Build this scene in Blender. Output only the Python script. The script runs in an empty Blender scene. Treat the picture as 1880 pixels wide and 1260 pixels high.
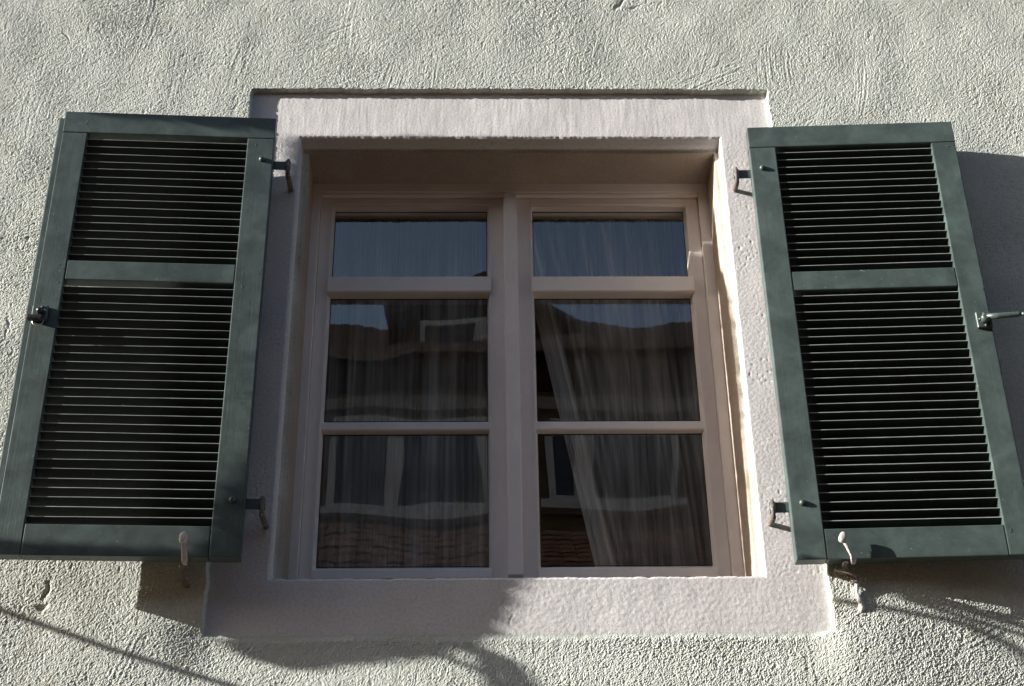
import bpy, bmesh, math, random
import numpy as np
from mathutils import Vector, Matrix
R = math.radians
random.seed(7)
rng = np.random.default_rng(11)
sc = bpy.context.scene

# ------------------------------------------------------------------ camera
cam_d = bpy.data.cameras.new("camera"); cam = bpy.data.objects.new("camera", cam_d)
sc.collection.objects.link(cam); sc.camera = cam
cam_d.sensor_width = 36.0; cam_d.lens = 50.0; cam_d.clip_start = 0.05; cam_d.clip_end = 400
cam.matrix_world = (Matrix.Translation((0, -3.0, 1.6)) @ Matrix.Rotation(R(-1.57567), 4, 'Z')
                    @ Matrix.Rotation(R(90 + 28.6774), 4, 'X') @ Matrix.Rotation(R(-0.87623), 4, 'Z'))
# ------------------------------------------------------------------ sun, sky, exposure
SA, SB = 4.65, 1.38                       # towards the sun: (-SA, -1, SB)
S = Vector((-SA, -1.0, SB))
w = bpy.data.worlds.new("World"); sc.world = w; w.use_nodes = True
nt = w.node_tree; nt.nodes.clear()
sky = nt.nodes.new("ShaderNodeTexSky"); sky.sky_type = 'NISHITA'; sky.sun_disc = False
sky.sun_elevation = math.atan2(SB, math.hypot(SA, 1)); sky.sun_rotation = math.atan2(-SA, -1.0)
sky.air_density = 1.0; sky.dust_density = 2.0; sky.ozone_density = 1.0
bg = nt.nodes.new("ShaderNodeBackground"); bg.inputs[1].default_value = 0.072
wo = nt.nodes.new("ShaderNodeOutputWorld")
hs = nt.nodes.new('ShaderNodeHueSaturation'); hs.inputs['Saturation'].default_value = 1.0
nt.links.new(sky.outputs[0], hs.inputs['Color']); nt.links.new(hs.outputs[0], bg.inputs[0]); nt.links.new(bg.outputs[0], wo.inputs[0])
sun_d = bpy.data.lights.new("sun", 'SUN'); sun_d.energy = 4.6; sun_d.angle = R(0.22); sun_d.color = (1.0, 0.98, 0.92)
sun = bpy.data.objects.new("sun", sun_d); sc.collection.objects.link(sun)
sun.rotation_euler = S.to_track_quat('Z', 'Y').to_euler(); sun.location = (-8, -4, 6)
sc.view_settings.view_transform = 'Standard'; sc.view_settings.look = 'None'
sc.view_settings.gamma = 1.0; sc.view_settings.use_curve_mapping = False
sc.view_settings.exposure = 1.42
sc.cycles.use_denoising = True; sc.cycles.denoiser = 'OPENIMAGEDENOISE'; sc.cycles.denoising_prefilter = 'NONE'
sc.cycles.sample_clamp_indirect = 3.0; sc.cycles.caustics_reflective = False; sc.cycles.caustics_refractive = False

# ------------------------------------------------------------------ helpers
C = sc.collection
def tag(o, label=None, cat=None, group=None, kind=None):
    if label: o['label'] = label
    if cat: o['category'] = cat
    if group: o['group'] = group
    if kind: o['kind'] = kind
    return o
def empty(name, loc=(0, 0, 0), rot=(0, 0, 0)):
    o = bpy.data.objects.new(name, None); C.objects.link(o)
    o.location = loc; o.rotation_euler = rot; o.empty_display_size = .05
    return o
def link(name, me, mat=None, parent=None, loc=(0, 0, 0), rot=(0, 0, 0)):
    o = bpy.data.objects.new(name, me); C.objects.link(o)
    if mat is not None and not me.materials: me.materials.append(mat)
    o.parent = parent; o.location = loc; o.rotation_euler = rot
    return o
def new_mesh(name, bm, smooth=False):
    me = bpy.data.meshes.new(name); bm.normal_update(); bm.to_mesh(me); bm.free()
    if smooth:
        me.polygons.foreach_set('use_smooth', [True] * len(me.polygons))
    return me
def add_box(bm, x0, x1, y0, y1, z0, z1, bev=0.0, seg=1):
    t = bmesh.new()
    bmesh.ops.create_cube(t, size=1)
    for v in t.verts:
        v.co = Vector(((x0 + x1) / 2 + v.co.x * (x1 - x0), (y0 + y1) / 2 + v.co.y * (y1 - y0), (z0 + z1) / 2 + v.co.z * (z1 - z0)))
    if bev > 0:
        bmesh.ops.bevel(t, geom=list(t.edges), offset=bev, segments=seg, profile=.6, affect='EDGES')
    m = bpy.data.meshes.new("t"); t.to_mesh(m); t.free(); bm.from_mesh(m); bpy.data.meshes.remove(m)
def box(name, x0, x1, y0, y1, z0, z1, mat, parent=None, bev=0.0015, seg=2):
    bm = bmesh.new(); add_box(bm, x0, x1, y0, y1, z0, z1, bev, seg)
    return link(name, new_mesh(name, bm), mat, parent)
def prism(name, poly, axis, a0, a1, mat, parent=None, bev=0.0):
    """poly is a list of 2-D points; axis 'x': poly=(y,z), 'z': poly=(x,y), 'y': poly=(x,z)"""
    bm = bmesh.new()
    def P(p, a):
        return {'x': (a, p[0], p[1]), 'z': (p[0], p[1], a), 'y': (p[0], a, p[1])}[axis]
    A = [bm.verts.new(P(p, a0)) for p in poly]; B = [bm.verts.new(P(p, a1)) for p in poly]
    bm.faces.new(A); bm.faces.new(B[::-1])
    n = len(poly)
    for i in range(n): bm.faces.new((A[i], B[i], B[(i + 1) % n], A[(i + 1) % n]))
    bmesh.ops.recalc_face_normals(bm, faces=bm.faces)
    if bev: bmesh.ops.bevel(bm, geom=list(bm.edges), offset=bev, segments=2, profile=.6, affect='EDGES')
    return link(name, new_mesh(name, bm), mat, parent)
def add_tube(bm, pts, rad, n=10, caps=True):
    pts = [Vector(p) for p in pts]
    rads = rad if isinstance(rad, (list, tuple)) else [rad] * len(pts)
    rings = []; up = None
    for i, p in enumerate(pts):
        d = (pts[min(i + 1, len(pts) - 1)] - pts[max(i - 1, 0)]).normalized()
        if up is None: up = Vector((0, 0, 1)) if abs(d.z) < .9 else Vector((1, 0, 0))
        s = d.cross(up).normalized(); up = s.cross(d).normalized()
        rings.append([bm.verts.new(p + (s * math.cos(2 * math.pi * k / n) + up * math.sin(2 * math.pi * k / n)) * rads[i]) for k in range(n)])
    for a, b in zip(rings, rings[1:]):
        for k in range(n):
            f = bm.faces.new((a[k], a[(k + 1) % n], b[(k + 1) % n], b[k])); f.smooth = True
    if caps:
        bm.faces.new(rings[0][::-1]); bm.faces.new(rings[-1])
def tube(name, pts, rad, mat, parent=None, n=10):
    bm = bmesh.new(); add_tube(bm, pts, rad, n); bmesh.ops.recalc_face_normals(bm, faces=bm.faces)
    return link(name, new_mesh(name, bm), mat, parent)

# ------------------------------------------------------------------ numpy noise
_perm = rng.permutation(4096).astype(np.int64)
_gr = rng.random(4096) * 2 * np.pi
_gx, _gy = np.cos(_gr), np.sin(_gr)
def gnoise(x, y, seed=0):
    xi = np.floor(x).astype(np.int64); yi = np.floor(y).astype(np.int64)
    fx = x - xi; fy = y - yi
    u = fx * fx * fx * (fx * (fx * 6 - 15) + 10); v = fy * fy * fy * (fy * (fy * 6 - 15) + 10)
    def g(ix, iy, dx, dy):
        h = _perm[(ix + _perm[(iy + seed * 131) & 4095]) & 4095]
        return _gx[h] * dx + _gy[h] * dy
    a = g(xi, yi, fx, fy); b = g(xi + 1, yi, fx - 1, fy)
    c = g(xi, yi + 1, fx, fy - 1); d = g(xi + 1, yi + 1, fx - 1, fy - 1)
    return ((a + (b - a) * u) * (1 - v) + (c + (d - c) * u) * v) * 1.5
def sstep(a, b, x):
    t = np.clip((x - a) / (b - a), 0, 1); return t * t * (3 - 2 * t)

# ------------------------------------------------------------------ materials
def mat(name):
    m = bpy.data.materials.new(name); m.use_nodes = True
    n = m.node_tree; b = n.nodes["Principled BSDF"]; return m, n, b
def node(n, t, **k):
    o = n.nodes.new(t)
    for a, v in k.items():
        if a.startswith('i_'): o.inputs[int(a[2:]) if a[2:].isdigit() else a[2:].replace('_', ' ')].default_value = v
        else: setattr(o, a, v)
    return o
def ramp(n, stops):
    r = n.nodes.new("ShaderNodeValToRGB"); e = r.color_ramp.elements
    while len(e) < len(stops): e.new(0.5)
    for s, (p, c) in zip(e, stops): s.position = p; s.color = (*c, 1) if len(c) == 3 else c
    return r
def noise(n, scale, detail=4, rough=.55, vec=None, dist=0.0):
    o = n.nodes.new("ShaderNodeTexNoise"); o.inputs['Scale'].default_value = scale
    o.inputs['Detail'].default_value = detail; o.inputs['Roughness'].default_value = rough; o.inputs['Distortion'].default_value = dist
    if vec is not None: n.links.new(vec, o.inputs['Vector'])
    return o
def coords(n, scale=(1, 1, 1), rnd=False):
    t = n.nodes.new("ShaderNodeTexCoord"); m = n.nodes.new("ShaderNodeMapping"); m.inputs['Scale'].default_value = scale
    n.links.new(t.outputs['Object'], m.inputs['Vector'])
    if rnd:
        oi = n.nodes.new("ShaderNodeObjectInfo"); mu = node(n, "ShaderNodeMath", operation='MULTIPLY', i_1=37.0)
        n.links.new(oi.outputs['Random'], mu.inputs[0])
        cb = n.nodes.new("ShaderNodeCombineXYZ")
        for k in range(3): n.links.new(mu.outputs[0], cb.inputs[k])
        n.links.new(cb.outputs[0], m.inputs['Location'])
    return m.outputs[0]
def bump(n, b, h, strength, dist, prev=None):
    o = n.nodes.new("ShaderNodeBump"); o.inputs['Strength'].default_value = strength; o.inputs['Distance'].default_value = dist
    n.links.new(h, o.inputs['Height'])
    if prev is not None: n.links.new(prev, o.inputs['Normal'])
    if b is not None: n.links.new(o.outputs[0], b.inputs['Normal'])
    return o.outputs[0]
def plaster_mat(name, c1, c2, c3, grain, gd, stain=None):
    m, n, b = mat(name)
    v = coords(n)
    a = noise(n, 5.0, 5, .6, v); r = ramp(n, [(.3, c1), (.55, c2), (.75, c3)]); n.links.new(a.outputs[0], r.inputs[0])
    col = r.outputs[0]
    f = noise(n, 160, 3, .6, v); r2 = ramp(n, [(.25, (.82, .82, .80)), (.6, (1.03, 1.03, 1.02))]); n.links.new(f.outputs[0], r2.inputs[0])
    mx = node(n, "ShaderNodeMix", data_type='RGBA', blend_type='MULTIPLY'); mx.inputs[0].default_value = 1
    n.links.new(col, mx.inputs[6]); n.links.new(r2.outputs[0], mx.inputs[7]); col = mx.outputs[2]
    if stain:
        s = noise(n, 14, 6, .7, v, .6); r3 = ramp(n, [(.58, (0, 0, 0)), (.72, (1, 1, 1))]); n.links.new(s.outputs[0], r3.inputs[0])
        fm = node(n, "ShaderNodeMath", operation='MULTIPLY', i_1=.5); n.links.new(r3.outputs[0], fm.inputs[0])
        mx2 = node(n, "ShaderNodeMix", data_type='RGBA', blend_type='MIX'); n.links.new(fm.outputs[0], mx2.inputs[0])
        n.links.new(col, mx2.inputs[6]); mx2.inputs[7].default_value = (*stain, 1); col = mx2.outputs[2]
    n.links.new(col, b.inputs['Base Color'])
    b.inputs['Roughness'].default_value = .95; b.inputs['Specular IOR Level'].default_value = .15
    g = noise(n, grain, 5, .65, v); bump(n, b, g.outputs[0], 1.0, gd)
    return m
M = {}
M['plaster'] = plaster_mat('lime_plaster', (.52, .535, .49), (.585, .60, .56), (.63, .645, .61), 320, .0012, (.42, .40, .29))
M['surround'] = plaster_mat('painted_surround', (.62, .59, .60), (.68, .65, .66), (.73, .70, .71), 380, .0006)
M['reveal_edge'] = plaster_mat('weathered_rebate', (.42, .37, .30), (.58, .54, .48), (.70, .66, .62), 300, .0008, (.30, .25, .17))
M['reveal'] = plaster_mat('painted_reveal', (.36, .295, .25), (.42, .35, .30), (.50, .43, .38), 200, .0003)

def paint_mat(name, base, var, rough, grain=(6, 6, 90), chips=None, gs=.25, spec=.5, chip_t=.73):
    m, n, b = mat(name)
    v = coords(n, (1, 1, 1), True)
    a = noise(n, 11, 7, .72, v, .4); r = ramp(n, [(.3, tuple(c * (1 - var) for c in base)), (.5, base), (.75, tuple(min(1, c * (1 + var * 1.4)) for c in base))])
    n.links.new(a.outputs[0], r.inputs[0]); col = r.outputs[0]
    if chips:
        s = noise(n, 120, 4, .6, v); r3 = ramp(n, [(chip_t, (0, 0, 0)), (chip_t + .02, (1, 1, 1))]); n.links.new(s.outputs[0], r3.inputs[0])
        mx2 = node(n, "ShaderNodeMix", data_type='RGBA', blend_type='MIX'); n.links.new(r3.outputs[0], mx2.inputs[0])
        n.links.new(col, mx2.inputs[6]); mx2.inputs[7].default_value = (*chips, 1); col = mx2.outputs[2]
    n.links.new(col, b.inputs['Base Color'])
    rr = node(n, "ShaderNodeMapRange", i_3=rough - .1, i_4=rough + .12); n.links.new(a.outputs[0], rr.inputs[0]); n.links.new(rr.outputs[0], b.inputs['Roughness'])
    b.inputs['Specular IOR Level'].default_value = spec
    g = noise(n, 1.0, 4, .6, coords(n, grain, True)); nn = bump(n, None, g.outputs[0], gs, .002)
    g2 = noise(n, 35, 4, .6, v); bump(n, b, g2.outputs[0], .25, .0015, nn)
    return m
GREEN = (.060, .082, .077)
M['green_v'] = paint_mat('green_shutter_paint_upright', GREEN, .42, .46, (260, 260, 7), (.26, .32, .30), .14, .5, .70)
M['green_h'] = paint_mat('green_shutter_paint_crosswise', GREEN, .42, .46, (7, 260, 260), (.26, .32, .30), .14, .5, .70)
M['slat'] = paint_mat('shaded_slat_green', (.011, .014, .013), .3, .7, (10, 200, 200), (.34, .38, .36))  # slat body darkened far below GREEN so the gaps read as deep shade
M['slat_edge'] = paint_mat('sunlit_slat_edge', (.33, .38, .365), .35, .45, (10, 200, 200), (.40, .42, .40))  # sun on the front arris put into the colour as a paler green
M['iron'] = paint_mat('green_painted_iron', (.05, .075, .072), .3, .4, (60, 60, 60), (.16, .08, .045), .3, .6, .62)
M['rust'] = paint_mat('rusty_iron', (.14, .11, .095), .4, .7, (80, 80, 80), (.45, .38, .32), .6, .3, .6)
M['black_iron'] = paint_mat('black_iron', (.018, .016, .016), .3, .35, (60, 60, 60), None, .3, .6)
M['steel'] = paint_mat('ring_steel', (.45, .42, .38), .3, .3, (60, 60, 60)); M['steel'].node_tree.nodes["Principled BSDF"].inputs['Metallic'].default_value = .9
M['cream'] = paint_mat('cream_peeling_paint', (.56, .51, .48), .15, .6, (50, 50, 50), (.30, .20, .14), .5, .3, .60)
M['win'] = paint_mat('pale_window_paint', (.84, .765, .725), .06, .4, (5, 5, 60), (.25, .18, .13), .05, .45, .80)
M['win_h'] = paint_mat('pale_window_paint_crosswise', (.84, .765, .725), .06, .4, (60, 5, 5), (.25, .18, .13), .05, .45, .80)
M['seal'] = paint_mat('black_glazing_seal', (.015, .015, .015), .1, .6)

def simple(name, col, rough=.8, var=.25, scale=6, spec=.3):
    m, n, b = mat(name); a = noise(n, scale, 4, .6, coords(n, (1, 1, 1), True))
    r = ramp(n, [(.3, tuple(c * (1 - var) for c in col)), (.7, tuple(min(1, c * (1 + var)) for c in col))])
    n.links.new(a.outputs[0], r.inputs[0]); n.links.new(r.outputs[0], b.inputs['Base Color'])
    b.inputs['Roughness'].default_value = rough; b.inputs['Specular IOR Level'].default_value = spec
    return m
# double glazing: both sheets mirror a little
def glass_mat():
    m = bpy.data.materials.new('double_glazing'); m.use_nodes = True; n = m.node_tree; n.nodes.clear()
    out = n.nodes.new("ShaderNodeOutputMaterial"); mx = n.nodes.new("ShaderNodeMixShader")
    tr = n.nodes.new("ShaderNodeBsdfTransparent"); tr.inputs[0].default_value = (.96, .97, .96, 1)
    gl = n.nodes.new("ShaderNodeBsdfGlossy"); gl.inputs['Roughness'].default_value = .004
    fr = node(n, "ShaderNodeFresnel", i_0=1.5)
    k = node(n, "ShaderNodeMath", operation='MULTIPLY', i_1=4.4, use_clamp=True); n.links.new(fr.outputs[0], k.inputs[0])
    geo = n.nodes.new("ShaderNodeNewGeometry")
    inv = node(n, "ShaderNodeMath", operation='SUBTRACT', i_0=1.0); n.links.new(geo.outputs['Backfacing'], inv.inputs[1])
    k2 = node(n, "ShaderNodeMath", operation='MULTIPLY'); n.links.new(k.outputs[0], k2.inputs[0]); n.links.new(inv.outputs[0], k2.inputs[1])
    v = coords(n, (1, 1, 1), True); w_ = noise(n, 3.0, 1, .5, v)
    bp = n.nodes.new("ShaderNodeBump"); bp.inputs['Strength'].default_value = .12; bp.inputs['Distance'].default_value = .012
    n.links.new(w_.outputs[0], bp.inputs['Height']); n.links.new(bp.outputs[0], gl.inputs['Normal'])
    n.links.new(k2.outputs[0], mx.inputs[0]); n.links.new(tr.outputs[0], mx.inputs[1]); n.links.new(gl.outputs[0], mx.inputs[2])
    n.links.new(mx.outputs[0], out.inputs[0]); return m
M['glass'] = glass_mat()
def curtain_mat(name, alpha, freq):
    m = bpy.data.materials.new(name); m.use_nodes = True; n = m.node_tree; n.nodes.clear()
    out = n.nodes.new("ShaderNodeOutputMaterial"); mx = n.nodes.new("ShaderNodeMixShader")
    tr = n.nodes.new("ShaderNodeBsdfTransparent")
    df = n.nodes.new("ShaderNodeBsdfDiffuse"); df.inputs[0].default_value = (.90, .85, .81, 1)
    tl = n.nodes.new("ShaderNodeBsdfTranslucent"); tl.inputs[0].default_value = (.7, .66, .62, 1)
    m2 = n.nodes.new("ShaderNodeMixShader"); m2.inputs[0].default_value = .2
    n.links.new(df.outputs[0], m2.inputs[1]); n.links.new(tl.outputs[0], m2.inputs[2])
    s = noise(n, freq, 2, .7, coords(n, (1, .02, .012))); s2 = noise(n, freq * .16, 2, .6, coords(n, (1, .03, .05)), .3)
    ad = node(n, "ShaderNodeMath", operation='ADD'); hf = node(n, "ShaderNodeMath", operation='MULTIPLY', i_1=.35)
    hg = node(n, "ShaderNodeMath", operation='MULTIPLY', i_1=.65); n.links.new(s.outputs[0], hf.inputs[0]); n.links.new(s2.outputs[0], hg.inputs[0])
    n.links.new(hf.outputs[0], ad.inputs[0]); n.links.new(hg.outputs[0], ad.inputs[1])
    r = ramp(n, [(.36, (alpha * .45,) * 3), (.50, (alpha,) * 3), (.64, (min(1, alpha * 1.7),) * 3)]); n.links.new(ad.outputs[0], r.inputs[0])
    n.links.new(r.outputs[0], mx.inputs[0]); n.links.new(tr.outputs[0], mx.inputs[1]); n.links.new(m2.outputs[0], mx.inputs[2])
    n.links.new(mx.outputs[0], out.inputs[0]); return m
M['sheer'] = curtain_mat('sheer_net', .60, 150)
M['drape'] = curtain_mat('gathered_net', 1.3, 90)

# ------------------------------------------------------------------ ground and street
def sheet(name, x0, x1, y0, y1, z, m, n=1):
    bm = bmesh.new(); bmesh.ops.create_grid(bm, x_segments=n, y_segments=n, size=.5)
    for v in bm.verts: v.co = Vector(((x0 + x1) / 2 + v.co.x * (x1 - x0), (y0 + y1) / 2 + v.co.y * (y1 - y0), z))
    return link(name, new_mesh(name, bm), m)
tag(sheet('ground', -150, 150, -150, 150, 0, simple('earth', (.11, .08, .055))), kind='structure')
tag(sheet('street', -60, 60, -8.0, -.9, .006, simple('street_paving', (.095, .066, .045), .85, .3, 3)), kind='structure')

# ------------------------------------------------------------------ house wall: one height field, cut into plaster and surround
OX0, OX1, OZ0, OZ1 = -.592, .770, 2.524, 3.998      # outer edge of the surround
IX0, IX1, IZ0, IZ1 = -.458, .634, 2.652, 3.852      # opening
STEP = .016
def axis_pts(lo, a, b, hi, fine, marks, coarse):
    marks = sorted([a, b] + marks); out = []
    for p, q in zip(marks, marks[1:]):
        k = max(1, round((q - p) / fine)); out += list(np.linspace(p, q, k, endpoint=False))
    out.append(b)
    def grow(s, e):
        r = []; st = fine; p = s; sg = 1 if e > s else -1
        while abs(e - p) > st * 1.5: p += sg * st; r.append(p); st = min(coarse, st * 1.35)
        r.append(e); return r
    return np.array(grow(a, lo)[::-1] + out + grow(b, hi))
FN = .0021
gx = axis_pts(-9, -1.36, 1.58, 9, FN, [IX0, IX1], .35)
gz = axis_pts(0, 2.37, 4.36, 9, FN, [IZ0, IZ1], .35)
X, Z = np.meshgrid(gx, gz)
# wobble of the outer edge of the surround
wx = gnoise(X * 9, Z * 9, 3) * .004 + gnoise(X * 60, Z * 60, 4) * .0022
sd = np.maximum(np.maximum(OX0 - X, X - OX1), np.maximum(OZ0 - Z, Z - OZ1)) + wx
sd = sd - sstep(.03, 0, np.hypot(X - OX1, Z - OZ0)) * .0 
nearb = sstep(.05, 0, np.abs(Z - OZ0)) * (Z < OZ0 + .03) * sstep(OX0, OX0 + .05, X) * sstep(OX1, OX1 - .05, X)
t = sstep(-.001, .0035 + nearb * .018, sd)
# rough cast relief (metres, positive = proud)
lowf = gnoise(X * 1.3, Z * 1.3, 5)
coarse = np.clip(gnoise(X * 7, Z * 7, 64) * .35 + .75 + gnoise(X * 2.2 + 3, Z * 2.2, 6) * .45 + sstep(2.95, 2.45, Z) * .30, .75, 1.45)
ang = gnoise(X * 1.1, Z * 1.1, 7) * 2.6 + 1.2
ca, sa_ = np.cos(ang), np.sin(ang)
def worley(x, y, seed):
    """distance to the nearest and second nearest scattered point (numpy)"""
    xi = np.floor(x).astype(np.int64); yi = np.floor(y).astype(np.int64)
    f1 = np.full(x.shape, 9.0); f2 = np.full(x.shape, 9.0); hv = np.zeros(x.shape)
    for a in (-1, 0, 1):
        for b in (-1, 0, 1):
            h = _perm[(xi + a + _perm[(yi + b + seed * 77) & 4095]) & 4095]
            h2 = _perm[(h + 911) & 4095]
            d = np.hypot(xi + a + h / 4096 - x, yi + b + h2 / 4096 - y)
            m_ = d < f1
            f2 = np.where(m_, f1, np.minimum(f2, d)); hv = np.where(m_, h2 / 4096, hv); f1 = np.where(m_, d, f1)
    return f1, f2, hv
wxp = X + gnoise(X * 70, Z * 70, 70) * .004; wzp = Z + gnoise(X * 70, Z * 70, 71) * .004
fine_ = (X > -1.45) & (X < 1.65) & (Z > 2.3) & (Z < 4.45)
g1, g2, gh = np.zeros_like(X), np.zeros_like(X), np.zeros_like(X)
g1[fine_], g2[fine_], gh[fine_] = worley(wxp[fine_] * 150, wzp[fine_] * 150, 1)
k1, k2, kh = np.zeros_like(X), np.zeros_like(X), np.zeros_like(X)
k1[fine_], k2[fine_], kh[fine_] = worley(wxp[fine_] * 270, wzp[fine_] * 270, 2)
grit = (.45 - g1) * (.5 + gh) * .75 + (.45 - k1) * (.4 + kh) * 1.2 + rng.normal(size=X.shape) * .42 * fine_ + gnoise(X * 50, Z * 50, 10) * .30
pits = np.minimum(gnoise(X * 95, Z * 95, 12) + .30, 0)
# comb strokes: patches where the trowel was dragged, each patch with its own straight direction
strokes = np.zeros_like(X)
prs = np.random.default_rng(5)
for k in range(64):
    cx, cz = prs.uniform(-1.35, 1.6), prs.uniform(2.35, 4.4)
    th = prs.choice([prs.normal(1.45, .22), prs.normal(.5, .4), prs.normal(1.15, .3)])
    L, Wd = prs.uniform(.05, .17), prs.uniform(.02, .055)
    dx, dz = X - cx, Z - cz
    u_ = dx * math.cos(th) + dz * math.sin(th); v_ = -dx * math.sin(th) + dz * math.cos(th) + u_ * u_ * prs.uniform(-.8, .8)
    mk = np.exp(-(u_ / L) ** 4 - (v_ / Wd) ** 4)
    sel = mk > .01
    strokes[sel] += mk[sel] * gnoise(u_[sel] * 9 + k, v_[sel] * 170, 20 + k) * .0007 * prs.uniform(.4, 1.2)
body = .002 * lowf + .0014 * gnoise(X * 3.3, Z * 3.3, 13) + .0016 * gnoise(X * 9, Z * 9, 14)
rough = coarse * (.00090 * grit + .0022 * pits) + strokes
rough += sstep(.0, -.02, -np.abs(sd) + .02) * 0
wall_h = STEP - .0125 * sstep(OZ0 - .16, OZ0 - .02, Z) * sstep(OZ0 + .05, OZ0 - .005, Z) * sstep(OX0 - .10, OX0 + .03, X) * sstep(OX1 + .04, OX1 - .06, X) + body * sstep(0, .15, np.abs(sd)) + rough
gr_ = np.random.default_rng(23); gwx, gwz = gnoise(X * 60, Z * 60, 61) * .004, gnoise(X * 60, Z * 60, 62) * .004
for gxx, gzz, L, Wd, th, dp_ in [(-.935, 2.625, .018, .004, 1.4, .006), (-.94, 2.585, .008, .005, .4, .007), (.395, 4.30, .020, .005, .9, .006), (.43, 4.285, .012, .004, .2, .005)] + \
        [(gr_.uniform(-1.3, 1.5), gr_.uniform(2.4, 4.3), gr_.uniform(.006, .02), gr_.uniform(.002, .004), gr_.uniform(0, 3.1), gr_.uniform(.001, .0028)) for _ in range(30)]:
    r0_, r1_ = np.searchsorted(gz, [gzz - .07, gzz + .07]); c0_, c1_ = np.searchsorted(gx, [gxx - .07, gxx + .07]); W_ = (slice(r0_, r1_), slice(c0_, c1_))
    dx, dz = X[W_] - gxx + gwx[W_], Z[W_] - gzz + gwz[W_]
    u_ = dx * math.cos(th) + dz * math.sin(th); v_ = -dx * math.sin(th) + dz * math.cos(th)
    wall_h[W_] -= dp_ * np.exp(-(u_ / L) ** 2 - (v_ / Wd) ** 2)
# the wall falls back a little below the right-hand shutter
wall_h -= .022 * sstep(.80, 1.4, X) * sstep(2.85, 2.55, Z)
# surround relief: brushed upright on the lintel, crosswise on the sill, pitted on the jambs
isl = sstep(IZ1 - .02, IZ1 + .01, Z); iss = sstep(IZ0 + .01, IZ0 - .02, Z); isj = (1 - isl) * (1 - iss)
br_v = gnoise(X * 150 + gnoise(X * 6, Z * 6, 30) * 2, Z * 16, 31) * .8 + gnoise(X * 60, Z * 8, 32)
sil = gnoise(X * 38 + 9, Z * 110, 33) * .55 + gnoise(X * 90, Z * 90, 34) * .5 + gnoise(X * 130, Z * 130, 44) * .45
jam = gnoise(X * 150, Z * 170, 35) * .8 + np.minimum(gnoise(X * 130, Z * 120, 36) + .22, 0) * 3.2 * np.clip(.6 + gnoise(X * 9, Z * 9, 45) * 2, 0, 1.6)
sur = isl * br_v * .00018 + iss * sil * .00042 + isj * jam * .00034 + .0007 * gnoise(X * 7, Z * 7, 37) + .0003 * gnoise(X * 22, Z * 22, 38) + .00014 * gnoise(X * 200, Z * 200, 39) + .00005 * rng.normal(size=X.shape)
# hairline cracks in the sill
for cx, cz, am in ((-.33, 2.59, .010), (-.12, 2.575, .012), (.06, 2.59, .010), (-.33, 2.60, .02)):
    xc = cx + gnoise(Z * 26 + cx * 50, Z * 0, 40) * am * 3.5 + gnoise(Z * 90 + cx, Z * 0, 46) * .003 + (Z - cz) * (.5 if cx < -.2 else -.3)
    sur -= .0007 * np.exp(-((X - xc) / .0022) ** 2) * sstep(.075, .05, np.abs(Z - cz)) * iss
H = sur * (1 - t) + wall_h * t
sid = np.maximum(np.maximum(IX0 - X, X - IX1), np.maximum(IZ0 - Z, Z - IZ1))
H -= .0030 * sstep(.005, 0, sid)                      # softened arris
# wobble of the arris itself
edge = sstep(.02, 0, sid)
Xo = X + edge * (gnoise(X * 20, Z * 33, 50) * .0006 + gnoise(X * 90, Z * 90, 52) * .0007)
Zo = Z + edge * (gnoise(X * 33, Z * 20, 51) * .0016 + gnoise(X * 110, Z * 90, 53) * .0012)
V = np.stack([Xo, -H, Zo], -1).reshape(-1, 3)
nz, nx = X.shape
ii = (np.arange(nz - 1)[:, None] * nx + np.arange(nx - 1)[None, :])
quads = np.stack([ii, ii + 1, ii + nx + 1, ii + nx], -1)
cxm = (X[:-1, :-1] + X[1:, 1:]) / 2; czm = (Z[:-1, :-1] + Z[1:, 1:]) / 2
hole = (cxm > IX0) & (cxm < IX1) & (czm > IZ0) & (czm < IZ1)
ins = (np.maximum(np.maximum(sd[:-1, :-1], sd[1:, 1:]), np.maximum(sd[1:, :-1], sd[:-1, 1:])) < 0) & ~hole
outm = ~ins & ~hole
def np_mesh(name, verts, q, smooth=True):
    used = np.unique(q); mp = np.zeros(len(verts), np.int64); mp[used] = np.arange(len(used))
    v = verts[used]; q = mp[q]
    me = bpy.data.meshes.new(name); me.vertices.add(len(v)); me.vertices.foreach_set('co', v.astype(np.float32).ravel())
    me.loops.add(q.size); me.loops.foreach_set('vertex_index', q.astype(np.int32).ravel())
    me.polygons.add(len(q)); me.polygons.foreach_set('loop_start', np.arange(0, q.size, 4, dtype=np.int32))
    me.polygons.foreach_set('loop_total', np.full(len(q), 4, np.int32))
    me.polygons.foreach_set('use_smooth', np.full(len(q), smooth, bool))
    me.update(calc_edges=True); return me
wall = link('house_wall', np_mesh('house_wall', V, quads[outm], False), M['plaster'])
tag(wall, 'rough pale green-grey roughcast wall around the shuttered window', 'wall', kind='structure')
sur_o = link('window_surround', np_mesh('window_surround', V, quads[ins]), M['surround'])
tag(sur_o, 'flat pinkish white painted band framing the window opening, set back in the roughcast', 'window surround')

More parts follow.
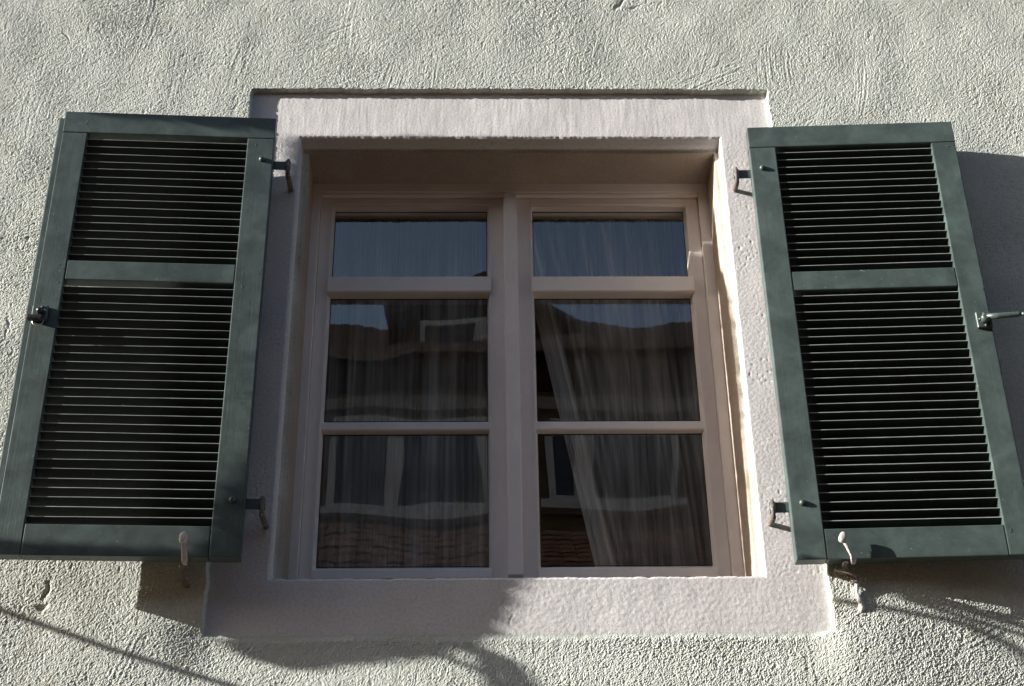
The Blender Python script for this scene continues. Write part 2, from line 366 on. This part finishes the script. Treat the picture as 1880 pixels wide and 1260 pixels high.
# reveal: profile swept round the opening
def sweep(name, prof, m, parent, n_side=160, wob=.0008):
    """prof: list of (inset_left, inset_right, inset_top, inset_bottom, y)"""
    bm = bmesh.new(); loops = []
    for (il, ir, it, ib, y) in prof:
        x0, x1, z0, z1 = IX0 + il, IX1 - ir, IZ0 + ib, IZ1 - it
        c = [(x0, z0), (x0, z1), (x1, z1), (x1, z0)]
        pts = []
        for k in range(4):
            p, q = c[k], c[(k + 1) % 4]
            for j in range(n_side): f = j / n_side; pts.append((p[0] + (q[0] - p[0]) * f, p[1] + (q[1] - p[1]) * f))
        pa = np.array(pts); wv = gnoise(pa[:, 0] * 23 + y * 40, pa[:, 1] * 23, 60) * wob
        loops.append([bm.verts.new((p[0] + wv[i], y + wv[i] * .6, p[1] + wv[i])) for i, p in enumerate(pts)])
    for a, b in zip(loops, loops[1:]):
        n = len(a)
        for i in range(n): bm.faces.new((a[i], a[(i + 1) % n], b[(i + 1) % n], b[i]))
    bmesh.ops.recalc_face_normals(bm, faces=bm.faces)
    return link(name, new_mesh(name, bm), m, parent)
sweep('outer_reveal', [(-.004, -.004, -.004, -.004, .0025), (-.0005, -.0005, .0, .0, .008), (.0, .0, .008, .002, .022), (.0015, -.001, .011, .003, .034)], M['surround'], sur_o, wob=.0003)
sweep('shutter_rebate', [(.0015, -.001, .011, .003, .034), (.008, .004, .014, .004, .0365), (.0165, .0100, .0215, .005, .0370)], M['reveal_edge'], sur_o, wob=.0005)
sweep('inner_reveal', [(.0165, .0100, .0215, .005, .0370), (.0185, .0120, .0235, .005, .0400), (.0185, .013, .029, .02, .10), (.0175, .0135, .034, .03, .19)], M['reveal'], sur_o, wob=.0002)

# ------------------------------------------------------------------ the window
win = empty('casement_window', (.088, .16, 2.65))
tag(win, 'two-leaf casement window in pale paint with three panes one above another in each leaf', 'window')
def wbox(name, x0, x1, y0, y1, z0, z1, m='win', parent=win, bev=.0015, off=(.088, .16, 2.65)):
    bm = bmesh.new(); add_box(bm, x0 - off[0], x1 - off[0], y0 - off[1], y1 - off[1], z0 - off[2], z1 - off[2], bev, 2)
    return link(name, new_mesh(name, bm), M[m], parent)
wbox('frame_jamb', -.490, -.4195, .160, .245, 2.66, 3.795)
wbox('frame_jamb', .5950, .665, .160, .245, 2.66, 3.795)
wbox('frame_head', -.488, .663, .1605, .246, 3.7925, 3.86, 'win_h')
wbox('frame_sill', -.486, .661, .168, .2455, 2.64, 2.708, 'win_h')
# lower bar of the head seen as a brighter lip
wbox('drip_bar', -.4190, .5945, .163, .180, 3.7830, 3.7922, 'win_h', bev=.003)
wbox('cover_strip', .0692, .1050, .148, .175, 2.7105, 3.7830, 'win', bev=.0025)
def sash(x0, x1, gx0, gx1, hinge_left):
    SY = .176
    bm = bmesh.new(); o = (.088, .16, 2.65)
    def b_(a, b, c, d, e, f, bev=.002): add_box(bm, a - o[0], b - o[0], c - o[1], d - o[1], e - o[2], f - o[2], bev, 2)
    gz0, gz1 = 2.745, 3.755
    b_(x0, gx0, SY, .236, 2.7095, 3.7815); b_(gx1, x1, SY, .2362, 2.7096, 3.7816)
    s = link('sash', new_mesh('sash', bm), M['win'], win)
    bm = bmesh.new()
    def w2(name, a, b, c, d, e, f, bev=.0015, m='win_h'):
        return wbox(name, a, b, c, d, e, f, m, s, bev)
    def pr(name, poly, a0, a1):
        return prism(name, [(p[0] - o[1], p[1] - o[2]) for p in poly], 'x', a0 - o[0], a1 - o[0], M['win_h'], s, .0012)
    w2('top_rail', gx0 + .0002, gx1 - .0002, SY + .0005, .2355, gz1 + .0005, 3.7812)
    # glazing beads run into the stiles
    pr('head_bead', [(SY - .002, gz1 + .0075), (.198, gz1 - .001), (.205, gz1 - .001), (.205, gz1 + .010), (SY - .002, gz1 + .010)], gx0 - .004, gx1 + .004)
    pr('bottom_rail', [(.170, 2.7112), (.235, 2.7112), (.235, gz0 + .004), (.200, gz0 + .002), (.1705, 2.732)], gx0 - .0035, gx1 + .0035)
    pr('wide_rail', [(.1650, 3.487), (.1685, 3.4835), (.199, 3.4815), (.205, 3.4815), (.205, 3.545), (.199, 3.545), (.1655, 3.5295)], gx0 - .003, gx1 + .005)
    pr('glazing_bar', [(.1800, 3.0985), (.1830, 3.0950), (.199, 3.0925), (.205, 3.0925), (.205, 3.128), (.199, 3.127), (.1805, 3.117)], gx0 - .002, gx1 + .006)
    for k, (a, b) in enumerate(((2.749, 3.0925), (3.128, 3.4815), (3.545, 3.754))):
        q = wbox('pane', gx0 + .0006, gx1 - .0006, .2002, .2202, a - .004, b + .004, 'glass', s, 0)
        # bevelled timber edge beside each pane
    for sx, g in ((1, gx0), (-1, gx1)):
        pts = [(g - sx * .006, SY - .0012), (g - sx * .001, SY - .0012), (g + sx * .0045, .1985), (g + sx * .0045, .2), (g - sx * .006, .2)]
        prism('side_bead', [(p[0] - o[0], p[1] - o[1]) for p in pts], 'z', 2.7335 - o[2], gz1 - .001 - o[2], M['win'], s)
    for a, b in ((2.749, 3.0925), (3.128, 3.4815), (3.545, 3.754)):
        bm = bmesh.new()
        for e in ((gx0 + .0044, gx0 + .0062, a, b), (gx1 - .0062, gx1 - .0044, a, b), (gx0 + .0062, gx1 - .0062, b - .0022, b), (gx0 + .0062, gx1 - .0062, a, a + .0012)):
            add_box(bm, e[0] - o[0], e[1] - o[0], .1985 - o[1], .2001 - o[1], e[2] - o[2], e[3] - o[2])
        link('glazing_seal', new_mesh('glazing_seal', bm), M['seal'], s)
sash(-.4188, .0850, -.3862, .0300, True)
sash(.0890, .5942, .1435, .5600, False)

# ------------------------------------------------------------------ curtains and room
def curtain(name, x0, x1, z0, z1, y, m, amp, folds, seed, left_edge=None, nx_=260, nz_=40):
    bm = bmesh.new(); r = random.Random(seed); ph = [r.uniform(0, 6.28) for _ in range(6)]
    rows = []
    for j in range(nz_ + 1):
        z = z0 + (z1 - z0) * j / nz_; row = []
        for i in range(nx_ + 1):
            f = i / nx_; a = x0 if left_edge is None else left_edge(z)
            b = x1 if not callable(x1) else x1(z)
            x = a + (b - a) * f
            d = amp * (math.sin(f * folds * 6.28 + ph[0] + .6 * math.sin(f * 9 + ph[1])) + .5 * math.sin(f * folds * 2.3 * 6.28 + ph[2]))
            row.append(bm.verts.new((x, y + d, z)))
        rows.append(row)
    for a, b in zip(rows, rows[1:]):
        for i in range(nx_):
            f = bm.faces.new((a[i], a[i + 1], b[i + 1], b[i])); f.smooth = True
    return link(name, new_mesh(name, bm), m)
tag(curtain('net_curtain', -.47, .13, 2.60, 3.86, .315, M['sheer'], .012, 11, 3), 'sheer net curtain hanging straight behind the left leaf', 'curtain')
def le(z):        # the right curtain is drawn aside, its hem runs aslant
    return .292 - (z - 2.78) * .185 if z > 2.6 else .28
tag(curtain('net_curtain', 0, .68, 2.60, 3.86, .325, M['sheer'], .012, 8, 9, left_edge=le), 'sheer net curtain behind the right leaf, drawn aside along a slant', 'curtain')
tag(curtain('gathered_curtain', 0, lambda z: le(z) + .040, 2.60, 3.86, .262, M['drape'], .006, 3, 12, left_edge=lambda z: le(z) - .012, nx_=60),
    'pale gathered hem of net curtain falling aslant behind the right leaf', 'curtain')
bm = bmesh.new(); add_box(bm, -2.2, 2.2, .25, 4.2, 1.9, 4.35)
for f in [f for f in bm.faces if f.calc_center_median().y < .3]: bm.faces.remove(f)
tag(link('room', new_mesh('room', bm), simple('room_walls', (.22, .17, .13))), kind='structure')
for nm, a in (('partition', (-2.2, -.47)), ('partition', (.645, 2.2))):
    tag(box(nm, a[0], a[1], .19, .26, 1.9, 4.35, simple('inner_plaster', (.3, .26, .22)), None, 0), kind='structure')
tag(box('lintel', -.47, .645, .195, .26, 3.815, 4.35, simple('inner_plaster', (.3, .26, .22)), None, 0), kind='structure')
tag(box('window_ledge', -.47, .645, .21, .55, 1.9, 2.655, simple('ledge_wood', (.3, .26, .22)), None, 0), kind='structure')

# ------------------------------------------------------------------ shutters
SW, SZ0, SZ1, TH = .5235, 2.667, 3.841, .034
slat_bm = bmesh.new()
SLW = .402
def slat_mesh():
    # flat blade with eased edges, leaning outward and down
    bm = bmesh.new(); n = 24; r = random.Random(4); tk = .0030; dp = .0325; an = R(-20)
    prof = [(-.5, -.30), (-.5, -.02), (-.455, .5), (.5, .5), (.5, -.5), (-.48, -.5)]
    rings = []
    for i in range(n + 1):
        x = -SLW / 2 + SLW * i / n; jit = r.uniform(-.00012, .00012)
        ring = []
        for (u, v) in prof:
            a, b = u * dp, v * tk
            ring.append(bm.verts.new((x, a * math.cos(an) - b * math.sin(an), a * math.sin(an) + b * math.cos(an) + jit)))
        rings.append(ring)
    for p, q in zip(rings, rings[1:]):
        for k in range(6): bm.faces.new((p[k], q[k], q[(k + 1) % 6], p[(k + 1) % 6]))
    bm.faces.new(rings[0]); bm.faces.new(rings[-1][::-1]); bmesh.ops.recalc_face_normals(bm, faces=bm.faces)
    bm.normal_update()
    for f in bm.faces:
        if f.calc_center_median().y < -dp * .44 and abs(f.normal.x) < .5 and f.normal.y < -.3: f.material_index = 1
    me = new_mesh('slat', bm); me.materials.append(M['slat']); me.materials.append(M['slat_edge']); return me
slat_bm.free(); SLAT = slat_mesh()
def shutter(sx, hx, hy, label):
    """sx=-1: opens to the left. Local x runs outward from the hinge edge, y=0 is the front face."""
    root = empty('shutter', (hx, -hy, SZ0), (0, 0, R(3.0) * (1 if sx < 0 else -1)))
    tag(root, label, 'shutter', 'louvred shutters folded back beside the window')
    H_ = SZ1 - SZ0
    def bx(name, a, b, z0, z1, m, y0=0.0, y1=TH, bev=.0022, parent=root):
        xs = sorted((sx * a, sx * b)); bm = bmesh.new(); add_box(bm, xs[0], xs[1], y0, y1, z0, z1, bev, 2)
        return link(name, new_mesh(name, bm), m, parent)
    TR_, M0, M1, BR_ = 3.7775 - SZ0, 3.4035 - SZ0, 3.351 - SZ0, 2.738 - SZ0
    a0, a1 = .0665, .4625
    bx('stile', 0, a0, 0.0, TR_ - .0011, M['green_v'])
    bx('stile', a1, SW, 0.0005, TR_ - .0009, M['green_v'], y0=.0004)
    bx('top_rail', -.0005, SW + .0004, TR_, H_, M['green_h'], y0=-.0004)
    bx('middle_rail', a0 + .0008, a1 - .0008, M1, M0, M['green_h'], y0=.0010)
    bx('bottom_rail', a0 + .0008, a1 - .0008, 0.0, BR_, M['green_h'], y0=.0007)
    if sx < 0: bx('lapping_strip', SW + .0006, SW + .0165, .004, H_ - .012, M['green_v'], y0=.011, y1=.040, bev=.003)
    # shallow groove line by the outer edge is a bead
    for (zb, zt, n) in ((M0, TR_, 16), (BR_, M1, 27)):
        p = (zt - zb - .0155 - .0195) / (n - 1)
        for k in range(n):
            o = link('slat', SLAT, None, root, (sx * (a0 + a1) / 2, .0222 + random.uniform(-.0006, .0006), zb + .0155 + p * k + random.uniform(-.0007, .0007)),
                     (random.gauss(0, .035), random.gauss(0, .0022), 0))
    # hinge straps, bolts
    for z in (3.712 - SZ0, 2.80 - SZ0):
        bm = bmesh.new()
        bmesh.ops.create_uvsphere(bm, u_segments=14, v_segments=8, radius=.0074)
        for v in bm.verts: v.co.y *= .95
        for f in bm.faces: f.smooth = True
        link('bolt', new_mesh('bolt', bm), M['iron'], root, (sx * .0268, -.0015, z))
        zz = z + .0; ky = .022
        bm = bmesh.new()
        xs = sorted((sx * .02, -sx * .036)); add_box(bm, xs[0], xs[1], ky, ky + .004, zz - .0125, zz + .0125, .0012, 1)
        add_tube(bm, [(-sx * .036, ky + .002, zz - .0125), (-sx * .036, ky + .002, zz + .0128)], .0072, 14)
        link('hinge_strap', new_mesh('hinge_strap', bm), M['iron'], root)
    # little nails and scars in the joints
    bm = bmesh.new(); r = random.Random(5 + sx)
    for k in range(16):
        fx = r.choice([.015, .05, .475, .51]) + r.uniform(-.008, .008); fz = r.choice([.02, .055, H_ - .03, H_ - .08, M0 - .02, M1 - .01]) + r.uniform(-.01, .01)
        bmesh.ops.create_uvsphere(bm, u_segments=6, v_segments=4, radius=r.uniform(.0009, .0016), matrix=Matrix.Translation((sx * fx, .0002, fz)))
    o = link('nail_head', new_mesh('nail_head', bm), M['green_v'], root); o['kind'] = 'stuff'
    return root
shL = shutter(-1, -.5103, .095, 'dark green louvred shutter left of the window, with a square latch plate and ring')
shR = shutter(1, .6960, .060, 'dark green louvred shutter right of the window, with a lever handle sticking out')

# pintles: rusty L-shaped pins fixed in the surround, the shutters hang on them
for (x, y, z, lb) in ((.6600, -.040, 3.712, 'painted hinge pin in the surround at the top of the right shutter'),
                      (.6600, -.040, 2.800, 'painted hinge pin in the surround at the bottom of the right shutter'),
                      (-.4745, -.074, 3.712, 'painted hinge pin in the surround at the top of the left shutter'),
                      (-.4745, -.074, 2.800, 'painted hinge pin in the surround at the bottom of the left shutter')):
    dz = .026
    o = tube('hinge_pin', [(x, y, z + .016), (x, y, z - dz + .010), (x, y + .003, z - dz + .003), (x, y + .010, z - dz), (x, .012, z - dz)],
             [.0042, .0046, .0062, .0066, .0066], M['rust'], None, 12)
    tag(o, lb, 'hinge pin', 'hinge pins of the shutters')

# left latch plate with knob and ring
LX, LZ = -.502, 3.2525 - SZ0
def par(o, p): o.parent = p; return o
bm = bmesh.new(); add_box(bm, LX - .0185, LX + .0175, -.0095, .001, LZ - .020, LZ + .021, .0035, 3)
plate = link('latch_plate', new_mesh('latch_plate', bm), M['iron'], shL)
bm = bmesh.new()
add_tube(bm, [(LX + .002, -.008, LZ + .001), (LX + .002, -.020, LZ + .000), (LX + .002, -.027, LZ - .002), (LX + .002, -.0295, LZ - .003)], [.0085, .0082, .006, .002], 14)
link('knob', new_mesh('knob', bm), M['black_iron'], plate)
bm = bmesh.new(); add_box(bm, LX - .026, LX + .012, -.024, -.010, LZ - .024, LZ - .011, .004, 2)
link('catch', new_mesh('catch', bm), M['black_iron'], plate)
tube('ring', [(LX + .001 + .0125 * math.cos(a), -.017, LZ - .027 + .0115 * math.sin(a)) for a in [i / 20 * 2 * math.pi for i in range(21)]], .0011, M['steel'], plate, 8)
for dz in (.015, -.013):
    bm = bmesh.new(); bmesh.ops.create_uvsphere(bm, u_segments=10, v_segments=6, radius=.0035, matrix=Matrix.Translation((LX + .004, -.0095, LZ + dz)))
    link('screw', new_mesh('screw', bm), M['iron'], plate)
# right latch plate with lever
RX, RZ = .5055, 3.2505 - SZ0
bm = bmesh.new(); add_box(bm, RX - .0185, RX + .0178, -.0085, .001, RZ - .021, RZ + .022, .0035, 3)
plate = link('latch_plate', new_mesh('latch_plate', bm), M['iron'], shR)
bm = bmesh.new(); add_tube(bm, [(RX - .001, -.006, RZ - .001), (RX - .001, -.024, RZ - .001), (RX - .001, -.027, RZ - .001)], [.0105, .0100, .006], 16)
link('boss', new_mesh('boss', bm), M['iron'], plate)
bm = bmesh.new(); bmesh.ops.create_uvsphere(bm, u_segments=12, v_segments=8, radius=.0048, matrix=Matrix.Translation((RX - .011, -.0115, RZ + .000)))
link('bolt', new_mesh('bolt', bm), M['black_iron'], plate)
bm = bmesh.new()
L0 = Vector((RX + .002, -.020, RZ + .001)); L1 = Vector((RX + .098, -.040, RZ - .004))
d = (L1 - L0)
add_tube(bm, [L0, L0 + d * .3, L0 + d * .72, L0 + d * .80], [.0075, .0070, .0064, .0045], 12)
add_tube(bm, [L0 + d * .80, L0 + d * .90, L1], [.0045, .0038, .0045], 10)
link('lever', new_mesh('lever', bm), M['iron'], plate)
ec = L1 + Vector((.007, 0, .0))
tube('lever_eye', [(ec.x + .0075 * math.cos(a), ec.y, ec.z + .0075 * math.sin(a)) for a in [i / 18 * 2 * math.pi for i in range(19)]], .0026, M['iron'], plate, 8)
for dz in (.016, -.015):
    bm = bmesh.new(); bmesh.ops.create_uvsphere(bm, u_segments=10, v_segments=6, radius=.0034, matrix=Matrix.Translation((RX + .001, -.0085, RZ + dz)))
    link('screw', new_mesh('screw', bm), M['iron'], plate)

# ------------------------------------------------------------------ shutter holders (cream, peeling) fixed in the wall under each shutter
def blob(name, pts, rads, m, parent, flat=1.0, n=12):
    bm = bmesh.new(); add_tube(bm, pts, rads, n)
    o = link(name, new_mesh(name, bm), m, parent); return o
def ribbon(name, pts, wd, tk, m, parent, twist=0.0):
    """flat iron strap through pts, wide across x, turning by twist along its length"""
    bm = bmesh.new(); P = [Vector(p) for p in pts]; rings = []
    for i, p in enumerate(P):
        d = (P[min(i + 1, len(P) - 1)] - P[max(i - 1, 0)]).normalized()
        s_ = Vector((1, 0, 0)); s_ = (s_ - d * s_.dot(d)).normalized(); s_ = Matrix.Rotation(twist * i / (len(P) - 1), 3, d) @ s_
        n_ = d.cross(s_).normalized(); w_ = wd[i] if isinstance(wd, (list, tuple)) else wd
        rings.append([bm.verts.new(p + s_ * w_ * a + n_ * tk * b) for a, b in ((-.5, -.3), (-.5, .3), (-.38, .5), (.38, .5), (.5, .3), (.5, -.3), (.38, -.5), (-.38, -.5))])
    for a, b in zip(rings, rings[1:]):
        for k in range(8): bm.faces.new((a[k], a[(k + 1) % 8], b[(k + 1) % 8], b[k]))
    bm.faces.new(rings[0]); bm.faces.new(rings[-1][::-1]); bmesh.ops.recalc_face_normals(bm, faces=bm.faces)
    return link(name, new_mesh(name, bm), m, parent)
def holder(x, y, z, bx_, bz_, label, twist):
    root = empty('shutter_holder', (bx_, -STEP, bz_)); tag(root, label, 'shutter holder', 'cream shutter holders under the shutters')
    T = Vector((bx_, -STEP, bz_))
    L = lambda *p: Vector(p) - T
    # flat arm out of the wall under the shutter edge
    ribbon('arm', [L(bx_, .004, bz_), L(bx_, -.03, bz_ + .002), L(bx_ * .6 + x * .4, y + .040, z - .050), L(x + .004, y + .016, z - .043), L(x + .004, y - .002, z - .042)],
           [.013, .012, .011, .010, .010], .005, M['rust'], root)
    # twisted tongue that stands up in front of the shutter
    ribbon('tongue', [L(x + .012 * twist, y - .003, z - .046), L(x + .012 * twist, y - .011, z - .040), L(x + .010 * twist, y - .015, z - .030), L(x + .006 * twist, y - .017, z - .020), L(x + .003 * twist, y - .019, z - .010), L(x, y - .020, z + .000)],
           [.008, .0130, .0125, .0105, .0095, .0100], .0050, M['cream'], root, 1.1 * twist)
    # head: a thick oval tab with a hollow
    bm = bmesh.new(); n = 20; loops = []
    for (rr, dy) in ((.30, -.0062), (.62, -.0058), (.90, -.0045), (1.0, -.002), (1.0, .003), (.86, .0055), (.0001, .006)):
        loops.append([bm.verts.new((.0082 * rr * math.copysign(abs(math.cos(a)) ** .75, math.cos(a)), dy, .0135 * rr * math.sin(a) * (1.06 if math.sin(a) > 0 else .9))) for a in [2 * math.pi * k / n for k in range(n)]])
    bm.faces.new(loops[0])
    for a, b in zip(loops, loops[1:]):
        for k in range(n): f = bm.faces.new((a[k], a[(k + 1) % n], b[(k + 1) % n], b[k])); f.smooth = True
    bm.faces.new(loops[-1][::-1]); bmesh.ops.recalc_face_normals(bm, faces=bm.faces)
    link('head', new_mesh('head', bm), M['cream'], root, tuple(L(x - .002, y - .023, z + .007)), (R(-8), R(14 * twist), 0))
    return root
holder(-.628, -.100, 2.695, -.634, 2.628, 'cream shutter holder hooked over the lower edge of the left shutter', .3)
hr = holder(.797, -.066, 2.700, .826, 2.625, 'cream shutter holder hooked over the lower edge of the right shutter, peeling', 1.6)
# dribble of filler under the right holder
bm = bmesh.new(); r = random.Random(3)
add_tube(bm, [(.826, -.030, 2.642), (.829, -.026, 2.622), (.828, -.022, 2.604), (.834, -.018, 2.590), (.838, -.015, 2.572), (.834, -.013, 2.560)], [.0025, .0045, .0035, .0055, .0085, .003], 10)
add_tube(bm, [(.786, -.022, 2.656), (.800, -.028, 2.653), (.815, -.030, 2.649), (.827, -.028, 2.640)], [.0015, .0022, .004, .004], 8)
for v in bm.verts: v.co += Vector([r.uniform(-.0012, .0012) for _ in range(3)])
tag(link('filler_dribble', new_mesh('filler_dribble', bm, True), plaster_mat('white_filler', (.62, .58, .58), (.7, .66, .66), (.76, .72, .72), 200, .001)),
    'whitish dribble of filler on the roughcast below the right shutter holder', 'filler')

# ------------------------------------------------------------------ house opposite, seen mirrored in the panes
opp = empty('opposite_house', (0, -9, 0)); tag(opp, 'house across the street mirrored in the panes, tiled roofs and a gabled dormer', 'building')
m_f = simple('old_render', (.12, .08, .052), .9, .3, 2); m_wf = simple('white_joinery', (.46, .42, .41), .6, .08)
m_dk = simple('dark_panes', (.05, .045, .05), .25, .3, 2, .5); m_tile = simple('clay_tile', (.30, .165, .11), .85, .5, 7); m_tile2 = simple('weathered_tile', (.17, .12, .10), .85, .4, 3)
m_wood = simple('dark_timber', (.06, .04, .03), .8, .3, 5)
def ob(name, x0, x1, y0, y1, z0, z1, m, parent=opp, bev=0):
    bm = bmesh.new(); add_box(bm, x0, x1, y0 + 9, y1 + 9, z0, z1, bev, 1); return link(name, new_mesh(name, bm), m, parent)
ob('wall', -30, 26, -15, -9, 0, 8.0, m_f)
ob('string_course', -30, 26, -9, -8.93, 7.62, 7.76, simple('course_stone', (.26, .22, .19)))
def tiles(name, x0, x1, y_top, z_top, y_bot, z_bot, m, tw=.14, rows=14, parent=opp):
    bm = bmesh.new(); n = int((x1 - x0) / tw); r = random.Random(2)
    for j in range(rows):
        f0, f1 = j / rows, (j + 1.25) / rows
        for i in range(n):
            xa = x0 + i * tw; g = r.uniform(-.006, .006)
            def P(f, u, lift):
                return Vector((xa + u * tw, y_top + (y_bot - y_top) * f + 9, z_top + (z_bot - z_top) * f + lift + g))
            vs = []
            for f, lf in ((f0, -.01), (f1, .06)):
                for u, hh in ((0, 0), (.25, .008), (.5, .011), (.75, .008), (.97, 0)):
                    vs.append(bm.verts.new(P(f, u, lf + hh)))
            for k in range(4): bm.faces.new((vs[k], vs[k + 1], vs[k + 6], vs[k + 5]))
            b2 = [bm.verts.new(v.co + Vector((0, 0, -.04))) for v in vs[5:]]
            for k in range(4): bm.faces.new((vs[5 + k], vs[6 + k], b2[k + 1], b2[k]))
    o = link(name, new_mesh(name, bm), m, parent); o['kind'] = 'stuff'; return o
prism('roof', [(.45, 7.94), (-2.6, 9.93), (-6.0, 7.9), (0, 7.85)], 'x', -30, 26, m_wood, opp)
tiles('roof_tiles', -4, 5, -11.58, 9.99, -8.5, 8.0, m_tile2, rows=16)
prism('lean_to', [(0, 6.36), (2.4, 4.36), (2.4, 4.2), (0, 4.2)], 'x', -30, 26, m_wood, opp)
tiles('lean_to_tiles', -4, 4.5, -9.02, 6.43, -6.58, 4.40, m_tile, rows=23)
# gabled dormer
prism('dormer', [(-.80, 8.1), (.85, 8.1), (.85, 8.75), (.05, 9.25), (-.80, 8.95)], 'y', -2.4, -.45, m_wood, opp)
prism('dormer_roof', [(-.98, 8.86), (.05, 9.26), (1.05, 8.66), (1.05, 8.74), (.05, 9.36), (-.98, 8.96)], 'y', -2.6, -.25, m_wood, opp)
def fr_window(x0, x1, z0, z1, y, mull=(.5,), fw=.07):
    f = ob('window', x0 - fw, x1 + fw, y, y + .03, z0 - fw, z1 + fw, m_dk)
    for a in ((x0 - fw, x0, z0 - fw, z1 + fw), (x1, x1 + fw, z0 - fw, z1 + fw), (x0, x1, z1, z1 + fw), (x0, x1, z0 - fw, z0)):
        o = ob('window_frame', a[0], a[1], y + .03, y + .09, a[2], a[3], m_wf, f)
    for t_ in mull:
        c = x0 + (x1 - x0) * t_; ob('mullion', c - .07, c + .07, y + .03, y + .085, z0, z1, m_wf, f)
    ob('sill', x0 - fw - .1, x1 + fw + .1, y + .03, y + .17, z0 - fw - .08, z0 - fw, m_wf, f)
fr_window(-.52, .10, 8.42, 8.82, -9.42, (.93,), .06)
fr_window(-1.32, .12, 6.62, 7.45, -9.0, (.40, .95))
fr_window(.78, 1.75, 6.72, 7.45, -9.0, (.25,))
fr_window(-4.4, -3.0, 6.55, 7.45, -9.0); fr_window(3.2, 4.5, 6.55, 7.45, -9.0)
fr_window(-4.4, -3.0, 1.6, 3.4, -9.0); fr_window(-.6, .8, 1.6, 3.4, -9.0); fr_window(3.2, 4.5, 1.6, 3.4, -9.0)

# ------------------------------------------------------------------ unseen tree added left of the frame, shaped to throw shadows on sill and wall
def cast(x, z, h): return Vector((x, -STEP, z)) + S * h
tree = empty('added_shade_tree', (-4.4, -1.1, 0)); tag(tree, 'small invented tree out of view, added to shade the window', 'tree')
T0 = Vector((-4.4, -1.1, 0)); m_bark = simple('added_tree_bark', (.09, .07, .055), .9, .3, 12)
tube('added_trunk', [(0, 0, 0), (.03, .02, 1.2), (.10, .0, 2.4), (.22, .02, 3.0)], [.11, .095, .075, .05], m_bark, tree, 12)
shadow_outl = [(.06, 3.855), (.08, 3.66), (.20, 3.60), (.34, 3.48), (.36, 3.2), (.28, 2.93), (.15, 2.80), (.02, 2.73), (-.03, 2.66), (-.05, 2.60), (-.08, 2.565), (-.12, 2.53), (-.18, 2.505), (-.28, 2.495), (-.36, 2.485), (-.44, 2.475), (-.50, 2.49), (-.56, 2.515), (-.56, 2.535), (-.22, 2.545), (-.17, 2.57), (-.15, 2.70), (-.08, 2.80), (-.05, 3.3), (-.05, 3.705), (-.52, 3.715), (-.53, 3.855)]  # wanted shadow outline on the wall; foliage is set back along the sun ray
def inside(x, z, poly):
    c = False; n = len(poly)
    for i in range(n):
        (xa, za), (xb, zb) = poly[i], poly[(i + 1) % n]
        if (za > z) != (zb > z) and x < (xb - xa) * (z - za) / (zb - za) + xa: c = not c
    return c
bm = bmesh.new(); r = random.Random(8); cnt = 0
def leaf(c, s):
    q = Matrix.Rotation(r.uniform(0, 6.28), 3, 'Z') @ Matrix.Rotation(r.uniform(-.9, .9), 3, 'X') @ Matrix.Rotation(R(90) + r.uniform(-.6, .6), 3, 'Y')
    vs = [bm.verts.new(c + q @ Vector(p) * s) for p in ((-1, 0, 0), (-.3, .5, .1), (.6, .4, .05), (1.1, 0, 0), (.6, -.4, .05), (-.3, -.5, .1))]
    bm.faces.new(vs)
while cnt < 17000:
    x, z = r.uniform(-.6, .42), r.uniform(2.45, 3.92)
    if not inside(x, z, shadow_outl): continue
    leaf(cast(x, z, r.uniform(.66, .80)) - T0, r.uniform(.012, .022)); cnt += 1
for _ in range(900): leaf(cast(r.uniform(-.525, .07), r.uniform(3.835, 3.862), r.uniform(.66, .80)) - T0, r.uniform(.008, .012))  # extra foliage added to stop sun leaking in under the lintel
m_leaf = simple('shadow_leaves', (.06, .09, .03), .6, .4, 20)
fo = link('shadow_leaves', new_mesh('shadow_leaves', bm), m_leaf, tree); fo['kind'] = 'stuff'
def shadow_twig(pts, h, r0, r1):
    P = [cast(x, z, h) - T0 for x, z in pts]; n = len(P)
    return P, [r0 + (r1 - r0) * i / (n - 1) for i in range(n)]
tw = [([(-1.6, 2.83), (-1.028, 2.580), (-.76, 2.485), (-.513, 2.410), (-.3, 2.33)], .62, .0075, .006),
      ([(-.30, 2.54), (-.149, 2.500), (-.04, 2.455), (.059, 2.411), (.15, 2.36)], .74, .006, .004),
      ([(-.20, 2.53), (-.068, 2.510), (.02, 2.475), (.083, 2.420), (.12, 2.35)], .74, .010, .007),
      ([(.80, 2.585), (.905, 2.569), (1.021, 2.550), (1.097, 2.504), (1.155, 2.432), (1.19, 2.37)], .62, .0065, .0055),
      ([(.95, 2.60), (1.084, 2.568), (1.186, 2.534), (1.3, 2.49)], .62, .010, .008),
      ([(.93, 2.595), (1.035, 2.559), (1.12, 2.535), (1.181, 2.509), (1.3, 2.45)], .62, .006, .005)]
for pts, h, a, b in tw:
    P, rr = shadow_twig(pts, h, a, b); tube('shadow_twig', P, rr, m_bark, tree, 8)
for a, ends in ((.026, ((.2, 2.25), (.083, 2.42), (-.068, 2.51), (-.12, 2.62), (-.1, 2.9))), (.016, ((.2, 2.25), (-.068, 2.51), (0.0, 2.8), (.1, 3.3), (0, 3.7)))):
    P = [Vector((.2, .02, 2.95))] + [cast(x, z, .73) - T0 for x, z in ends]
    tube('shadow_branch', P, [.045, .018, a * .30, .0065, .006, .005], m_bark, tree, 8)
